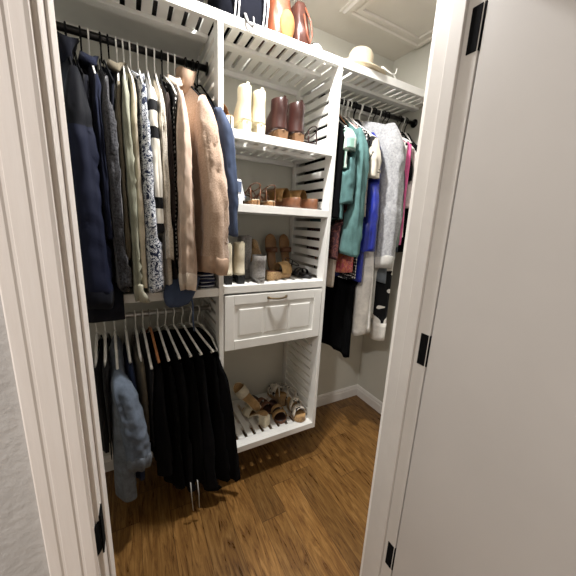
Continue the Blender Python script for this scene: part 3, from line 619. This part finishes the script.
def slide(name, label, loc, yaw, sole_m, strap_m, L=.24, W=.085, heel=.02, ball=.014, straps=((.52, .80, .050),), rot=(0, 0), foot_m=None, wedge=True, skew=0.0, ankle=False, buckle=None):
    r = shoe_root(name, label, 'sandal', loc, yaw, *rot)
    top = [(0, heel), (.25, heel * .98), (.62, ball), (1, ball + .004)]
    bot = [(0, 0), (1, .002)] if wedge else [(0, heel - .010), (.25, heel * .98 - .010), (.62, 0), (1, .003)]
    sole_mb(L, W, top, bot).build('sole', sole_m, r)
    if not wedge:
        m = MB(); heel_block(m, L, W, 0, .24, heel - .006); m.build('heel', sole_m, r)
    sole_mb(L - .006, W - .006, [(t, z + .003) for t, z in top], [(t, z - .001) for t, z in top]).build('footbed', foot_m or strap_m, r)
    for i, (t0, t1, h) in enumerate(straps):
        m = MB(); strap_mb(m, L, W, t0, t1, lerp(top, (t0 + t1) / 2) - .004, h, skew=skew * (1 if i % 2 else -1)); st = m.build('strap', strap_m, r)
        if buckle and i == 0:
            m = MB(); q = hwid((t0 + t1) / 2, W) + .006; yb = L * (.5 - (t0 + t1) / 2); m.tube([(q, yb - .008, lerp(top, .6) + .01), (q, yb + .008, lerp(top, .6) + .01), (q - .003, yb + .008, lerp(top, .6) + .024), (q - .003, yb - .008, lerp(top, .6) + .024), (q, yb - .008, lerp(top, .6) + .01)], .0015, 6); m.build('buckle', buckle, st)
    if ankle:
        m = MB(); yk = L * .5 - .035; q = hwid(.12, W)
        m.tube([(math.cos(a) * q * 1.05, yk - .01 + math.sin(a) * .038 - .03 * (math.sin(a) < 0) * abs(math.sin(a)), heel + .058 + .016 * math.sin(a)) for a in [2 * PI * k / 20 for k in range(21)]], .0035, 8, .5)
        for sx in (-1, 1): m.tube([(sx * q, yk + .01, heel), (sx * q * 1.05, yk + .006, heel + .03), (sx * q * 1.05, yk, heel + .058)], .0035, 6)
        m.build('ankle_strap', strap_m, r)
    return r
Za, Zb, Zc, Zd = SH['a'] + .001, SH['b'] + .001, SH['c'] + .001, SH['d'] + .001
# highest inner shelf
slide('platform_mule', 'cream platform mule with a woven brown band left of the cream ankle boots', (.398, 1.400, Za), 180, S_CREAM, S_WOVEN, heel=.055, ball=.045, straps=((.46, .84, .085),), W=.070, foot_m=S_TAN)
boot('cream ankle boot, left one of the cream pair on the highest shoe shelf', (.470, 1.395, Za), 180, S_CREAM, S_CREAM, h=.182, W=.068, shaft=(.027, .038), heel=.05)
boot('cream ankle boot, right one of the cream pair on the highest shoe shelf', (.544, 1.400, Za), 176, S_CREAM, S_CREAM, h=.178, W=.068, shaft=(.027, .038), heel=.05)
boot('dark brown glossy ankle boot, left one of the brown pair', (.636, 1.405, Za), 186, S_BROWN, S_STACK, h=.175, W=.092, shaft=(.037, .046), heel=.048)
boot('dark brown glossy ankle boot, right one of the brown pair', (.733, 1.405, Za), 180, S_BROWN, S_STACK, h=.175, W=.090, shaft=(.037, .046), heel=.048)
slide('strappy_sandal', 'small black strappy sandal at the right end of the highest shoe shelf', (.833, 1.395, Za), 172, S_BLKL, S_BROWN, L=.215, W=.064, heel=.018, straps=((.50, .58, .036), (.70, .80, .034)), ankle=True)
# second shoe shelf
def sneaker(label, loc, yaw):
    r = shoe_root('sneaker', label, 'shoe', loc, yaw); N = 28; L, W = .235, .082; yc = L * .5 - .05; rings = []
    for z, fr, bk, wd in ((.018, .178, .046, .041), (.034, .176, .046, .041), (.048, .160, .044, .038), (.060, .125, .042, .034), (.072, .085, .041, .031), (.084, .052, .042, .028), (.096, .040, .043, .026), (.104, .036, .040, .022)):
        rings.append([(wd * superr(math.sin(2 * PI * k / N), .85), yc - (fr if math.cos(2 * PI * k / N) > 0 else bk) * math.cos(2 * PI * k / N), z) for k in range(N)])
    m = MB(); m.loft(rings); m.build('upper', S_WHITE, r)
    sole_mb(L + .006, W + .004, [(0, .024), (1, .022)], [(0, 0), (1, .004)]).build('sole', S_WHITE, r)
    m = MB(); m.box(-.014, .014, yc + .0425, yc + .047, .05, .094); m.build('heel_tab', S_BLUE, r)
    m = MB()
    for sx in (-1, 1): m.tube([(sx * .042, yc + .02, .03), (sx * .040, yc - .01, .055), (sx * .041, yc - .05, .04)], .004, 6, .4)
    m.build('side_stripe', S_BLUE, r)
    m = MB()
    for k in range(4): m.tube([(-.02, yc - .055 - .02 * k, .083 - .009 * k), (0, yc - .058 - .02 * k, .089 - .009 * k), (.02, yc - .055 - .02 * k, .083 - .009 * k)], .0025, 6)
    m.build('laces', S_WHITE, r); return r
sneaker('white sneaker with blue trim at the left end of the middle shoe shelf', (.440, 1.400, Zb), 178)
slide('strappy_sandal', 'brown strappy sandal with cream footbed, left of the tangled pair on the middle shoe shelf', (.527, 1.385, Zb), 178, S_TAN, S_MID, L=.22, W=.068, heel=.022, straps=((.46, .54, .060), (.62, .72, .050), (.76, .84, .040)), ankle=True, foot_m=S_CREAM, skew=.01)
slide('strappy_sandal', 'brown strappy sandal, right of the tangled pair on the middle shoe shelf', (.600, 1.395, Zb), 184, S_TAN, S_MID, L=.22, W=.068, heel=.022, straps=((.48, .56, .055), (.66, .76, .046)), ankle=True, foot_m=S_CREAM, skew=.012)
slide('wedge_mule', 'bronze wedge mule, left one of the pair on the middle shoe shelf', (.710, 1.390, Zb), 205, S_MID, S_GOLD, L=.225, W=.088, heel=.050, ball=.034, straps=((.40, .92, .066),), foot_m=S_TAN)
slide('wedge_mule', 'bronze wedge mule, right one of the pair on the middle shoe shelf', (.812, 1.392, Zb), 205, S_MID, S_GOLD, L=.225, W=.088, heel=.050, ball=.034, straps=((.40, .92, .066),), foot_m=S_TAN)
# shelf above the drawer
boot('ivory suede boot with a thick black sole, half hidden by the left tower post', (.394, 1.395, Zc), 180, S_IVORY, S_BLACK, h=.182, W=.056, shaft=(.022, .034), heel=.042, plat=.03)
boot('ivory suede boot with a thick black sole beside the grey suede booties', (.455, 1.398, Zc), 180, S_IVORY, S_BLACK, h=.190, W=.058, shaft=(.024, .036), heel=.042, plat=.03)
boot('grey suede bootie standing upright at the back of the grey pair', (.512, 1.495, Zc), 184, S_GREY, S_GREY, h=.215, W=.062, shaft=(.034, .044), heel=.05)
boot('grey suede bootie standing in front of its pair', (.556, 1.372, Zc), 176, S_GREY, S_GREY, h=.130, L=.22, W=.062, shaft=(.032, .040), heel=.022, tab=False)
slide('wedge_sandal', 'camel wedge sandal tipped up against its pair above the drawer', (.620, 1.520, Zc + .085), 160, S_CORK, S_CAMEL, L=.23, W=.085, heel=.058, ball=.03, straps=((.52, .82, .052),), rot=(38, 12), ankle=False, foot_m=S_CAMEL)
slide('wedge_sandal', 'camel wedge sandal lying flat at the front above the drawer', (.690, 1.372, Zc), 118, S_CORK, S_CAMEL, L=.20, W=.085, heel=.046, ball=.028, straps=((.46, .86, .058),), ankle=False, foot_m=S_MID)
slide('flat_sandal', 'brown flat sandal leaning upright on the back wall, left one of the pair', (.740, 1.580, Zc + .112), 178, S_TAN, S_MID, L=.225, W=.074, heel=.014, ball=.012, straps=((.50, .62, .040),), rot=(-76, 0), foot_m=S_TAN)
slide('flat_sandal', 'brown flat sandal leaning upright on the back wall, right one of the pair', (.832, 1.580, Zc + .112), 186, S_TAN, S_MID, L=.225, W=.074, heel=.014, ball=.012, straps=((.50, .62, .040),), rot=(-76, 0), foot_m=S_TAN)
slide('strappy_sandal', 'black strappy sandal lying in front of the leaning brown sandals', (.838, 1.420, Zc), 12, S_BLKL, S_BLKL, L=.22, W=.074, heel=.014, straps=((.52, .58, .034), (.66, .74, .034)), ankle=True)
# bottom shelf
def block_mule(label, loc, yaw, rot):
    return slide('heeled_mule', label, loc, yaw, S_IVORY, S_IVORY, L=.215, W=.078, heel=.072, ball=.012, straps=((.56, .82, .046),), wedge=False, foot_m=S_CAMEL, rot=rot)
block_mule('cream block heeled mule lying back with its heel in the air', (.572, 1.530, Zd + .100), 196, (-64, 30))
block_mule('cream block heeled mule standing at the front of the bottom shelf', (.603, 1.432, Zd), 200, (0, 0))
slide('slide_sandal', 'dark brown slide sandal with two straps, farther back on the bottom shelf', (.676, 1.530, Zd), 14, S_MID, S_MID, L=.225, W=.082, heel=.020, straps=((.50, .63, .048), (.70, .83, .042)), foot_m=S_BROWN, buckle=S_CREAM)
slide('slide_sandal', 'dark brown slide sandal with two straps, nearer the front of the bottom shelf', (.746, 1.425, Zd), -8, S_MID, S_CAMEL, L=.225, W=.082, heel=.020, straps=((.50, .63, .048), (.70, .83, .042)), foot_m=S_BROWN, buckle=S_CREAM)
slide('wedge_sandal', 'black and white floral wedge sandal behind its pair at the back of the bottom shelf', (.818, 1.556, Zd), 184, S_CORK, S_FLORAL, L=.195, W=.090, heel=.065, ball=.030, straps=((.40, .60, .062), (.64, .84, .050)), foot_m=S_CAMEL, ankle=True)
slide('wedge_sandal', 'black and white floral wedge sandal flat beside the right side panel', (.850, 1.372, Zd), -3, S_CORK, S_FLORAL, L=.195, W=.082, heel=.055, ball=.030, straps=((.38, .58, .066), (.62, .86, .052)), foot_m=S_CAMEL, ankle=True)

# ------------------------------------------------------------------ bags, hat and folded things
B_NAVY = flat('navy_canvas', (8, 9, 15), 1.0, var=.08, bstr=.2, bscale=300); B_RUST = flat('rust_leather', (98, 50, 30), .5, var=.16, nscale=12, bstr=.15, bscale=120); B_TAN = flat('tan_suede', (128, 86, 50), .85, var=.08); B_DBR = flat('chestnut_leather', (62, 34, 26), .45, var=.18, nscale=12)
ZT = SH['top'] + .001
def softbox(sx, sy, sz, N=36, M=20, p=.35, bulge=.10, top=.75, sd=0):
    rings = []
    for i in range(M + 1):
        u = i / M; f = (1 - (1 - top) * u) * (1 + bulge * math.sin(PI * u)); e = min(1, (u + .06) * 12) ** .3 * min(1, (1.03 - u) * 10) ** .4
        rings.append([(sx / 2 * f * e * superr(math.cos(2 * PI * k / N), p * 1.6) * (1 + .03 * mnoise.noise(Vector((k * .5, u * 4, sd)))), sy / 2 * f * e * superr(math.sin(2 * PI * k / N), p * 1.6) * (1 + .10 * mnoise.noise(Vector((k * .4, u * 5, sd + 4)))), sz * u) for k in range(N)])
    m = MB(); m.loft(rings); return m
t = thing('tote_bag', 'large navy canvas tote with white webbing straps on top of the tower', 'bag', (.455, 1.385, ZT))
softbox(.225, .22, .30, sd=2).build('body', B_NAVY, t)
for sx, mat in ((-.045, S_WHITE), (.072, S_WHITE)):
    m = MB()
    for dx in (0, .014): m.tube([(sx + dx, -.114, .012), (sx + dx, -.126, .06), (sx + dx, -.128, .15), (sx + dx * .6, -.118, .25), (sx, -.07, .34), (sx, 0, .36)], .0060, 8, .5)
    m.build('strap', mat, t)
m = MB(); m.tube([(-.005, -.116, .03), (-.010, -.136, .014), (-.004, -.146, -.012), (.010, -.146, -.020), (.022, -.146, -.010), (.024, -.134, .016)], .006, 8, .5); m.build('hanging_tag', flat('dark_grey_webbing', (96, 94, 92), .8), t)['label'] = 'grey webbing end hanging over the shelf rail'
t = thing('hobo_bag', 'rust leather hobo bag with a tan oval front pocket', 'bag', (.628, 1.370, ZT))
softbox(.115, .18, .24, sd=7, top=.6).build('body', B_RUST, t)
m = MB(); m.loft([[(.012 + .034 * f * math.cos(2 * PI * k / 24), -.090 - d, .055 + .055 * f * math.sin(2 * PI * k / 24)) for k in range(24)] for f, d in ((1, -.012), (1, .004), (.85, .010), (.4, .013))]); m.build('front_pocket', B_TAN, t)
m = MB(); m.tube([(-.03, -.03, .22), (-.035, -.03, .30), (0, -.02, .36), (.035, -.03, .30), (.03, -.03, .22)], .008, 8, .5); m.build('handle', B_RUST, t)
t = thing('shoulder_bag', 'chestnut leather shoulder bag slumped beside the rust hobo bag', 'bag', (.728, 1.365, ZT))
softbox(.080, .16, .20, sd=9, top=.55, bulge=.2).build('body', B_DBR, t)
m = MB(); m.tube([(.0, -.076, .15), (.024, -.088, .10), (.034, -.09, .05), (.026, -.088, .02), (.010, -.086, .05), (-.010, -.084, .12)], .006, 8, .6); m.build('strap', B_RUST, t)
t = thing('fabric_pouch', 'small white fabric pouch with a dark band on the tower top', 'pouch', (.806, 1.318, ZT))
m = MB(); m.lathe([(.0, 0), (.030, .002), (.036, .014), (.034, .030), (.024, .042), (.0, .046)], 20); m.build('body', S_WHITE, t)
m = MB(); m.tube([(.036 * math.cos(PI * k / 12) * 1.02, -.004, .004 + .046 * math.sin(PI * k / 12)) for k in range(13)], .006, 8, .8); m.build('band', S_BLKL, t)
# felt hat, tilted so the brim faces the room
H_FELT = fleece('cream_felt', (232, 216, 186), (218, 200, 168), 220)
t = thing('felt_hat', 'cream felt hat resting on its brim across the shelf beside the tower', 'hat', (1.110, 1.372, ZT + .012), (math.radians(4), math.radians(5), 0))
m = MB(); m.lathe([(.0, .120), (.030, .122), (.052, .116), (.062, .10), (.068, .05), (.072, .012), (.066, .012), (.060, .05), (.05, .10), (.0, .112)], 36); m.build('crown', H_FELT, t)
m = MB(); N = 48
m.loft([[(q * math.cos(2 * PI * k / N), q * 1.05 * math.sin(2 * PI * k / N), .006 + dz + .010 * f * math.cos(4 * PI * k / N)) for k in range(N)] for q, dz, f in ((.068, .006, 0), (.10, .005, .5), (.140, .010, 1), (.142, .007, 1), (.10, .001, .5), (.068, .002, 0))], False, False); m.build('brim', H_FELT, t)
m = MB(); m.lathe([(.0725, .014), (.074, .016), (.0715, .034), (.070, .034)], 36); m.build('hat_band', S_CAMEL, t)
t = thing('wire_hanger', 'loose white wire hanger lying on the right hand shelf beside the felt hat', 'hanger', (1.165, 1.262, ZT + .003))
m = MB(); m.tube([(.012, .004, .034), (.062, -.004, .016), (.085, -.008, .012), (.098, -.008, .022), (.106, -.004, .046)], .0034, 8); m.tube([(.012, .004, .034), (.06, .06, .006), (.20, .20, .001), (.22, .06, .001), (.085, -.006, .012)], .0034, 8); m.build('wire', M_HWHITE, t)
t = thing('duffel_bag', 'black duffel bag on the shelf over the upper left rod, dark through the slats', 'bag', (.05, 1.45, ZT))
softbox(.52, .28, .22, sd=13, top=.9).build('body', S_BLKL, t)
m = MB(); m.tube([(-.14, -.13, .10), (-.13, -.12, .22), (0, -.08, .27), (.13, -.12, .22), (.14, -.13, .10)], .009, 8, .6); m.build('handle', S_BLKL, t)
# halfway shelf on the left
ZM = 1.109
def folded(name, label, cat, loc, sx, sy, sz, mat, layers=3, yaw=0):
    t = thing(name, label, cat, loc, (0, 0, yaw))
    for i in range(layers):
        m = MB(); h = sz / layers; N = 40
        m.loft([[(sx / 2 * f * superr(math.cos(2 * PI * k / N), .35) + .004 * math.sin(i * 2.1), sy / 2 * f * superr(math.sin(2 * PI * k / N), .35), h * i + h * u + .003 * math.sin(k * .8 + i)) for k in range(N)] for f, u in ((.9, .02), (1, .2), (1.01, .5), (1, .8), (.92, .98))]); m.build('folded_layer', mat, t)
    return t
C_NSTR = bands('navy_white_stripe_knit', [(0, (30, 36, 62)), (.72, (206, 208, 212))], 'Z', 62, .3)
folded('folded_sweater', 'navy and white striped sweater folded on the halfway shelf by the tower', 'sweater', (.292, 1.37, ZM), .078, .20, .062, C_NSTR)
folded('folded_shorts', 'black shorts folded on the halfway shelf under the floral blouse', 'shorts', (.030, 1.45, ZM), .12, .20, .018, C_BLACK2, 2)
# denim cloth slumping over the shelf edge
t = thing('denim_pouch_bag', 'dusty blue denim bag slumped over the edge of the halfway shelf', 'bag', (.168, 1.30, ZM))
rings = []; N = 36
path = [(.055, .10, .022), (.042, .02, .036), (.020, -.045, .040), (.004, -.080, .012), (-.006, -.090, -.026), (-.006, -.092, -.060)]
wid = [.040, .060, .070, .070, .056, .042]; thk = [.014, .020, .022, .020, .017, .010]
for (x, y, z), wv, tv in zip(path, wid, thk):
    rings.append([(x + wv * superr(math.cos(2 * PI * k / N), .7), y - (.9 * tv * math.sin(2 * PI * k / N)) * (1 + .3 * mnoise.noise(Vector((k * .5, z * 9, 1)))) * (.5 if z > .03 else 1), z + tv * math.sin(2 * PI * k / N) * (1 if z > .03 else .2) + .12 * wv * math.cos(2 * PI * k / N)) for k in range(N)])
m = MB(); m.loft(rings); m.build('body', C_DSLATE, t, sub=1)
m = MB(); m.tube([(.040, -.066, .02), (.047, -.098, -.05), (.045, -.104, -.11), (.049, -.102, -.165)], .0075, 8, .5); m.build('strap', C_SLATE, t)
# dark navy cloth folded over the shelf edge below the windbreaker
t = thing('folded_blanket', 'dark navy throw folded over the halfway shelf edge below the windbreaker', 'blanket', (-.095, 1.30, ZM))
path = [(.10, .016), (.0, .018), (-.040, .017), (-.066, .004), (-.074, -.03), (-.074, -.09)]; rings = []; N = 40
for i, (y, z) in enumerate(path):
    tn = Vector((path[min(i + 1, 5)][0] - path[max(i - 1, 0)][0], path[min(i + 1, 5)][1] - path[max(i - 1, 0)][1])).normalized(); nn = Vector((-tn.y, tn.x)); ring = []
    for k in range(N):
        a = 2 * PI * k / N; xx = .062 * superr(math.cos(a), .4); hh = .014 * superr(math.sin(a), .6) + .003 * math.sin(xx * 120 + i * .5) * (math.sin(a) < 0)
        ring.append((xx, y + nn.x * hh, z + nn.y * hh))
    rings.append(ring)
m = MB(); m.loft(rings); m.build('body', C_DNAVY, t)
# pale ribbon ties trailing from one of the black skirts
rt = next(o for o in bpy.data.objects if o.get('label', '').startswith('black wrap dress'))
inv = (Matrix.Translation(rt.location) @ rt.rotation_euler.to_matrix().to_4x4()).inverted()
for pts in (((.176, 1.150, .230), (.178, 1.146, .160), (.184, 1.150, .070)), ((.206, 1.150, .230), (.210, 1.144, .150), (.212, 1.148, .075))):
    m = MB(); m.tube([inv @ Vector(p) for p in pts], .0042, 8, .4); m.build('ribbon_tie', C_GWHITE, rt)['label'] = 'pale ribbon tie'
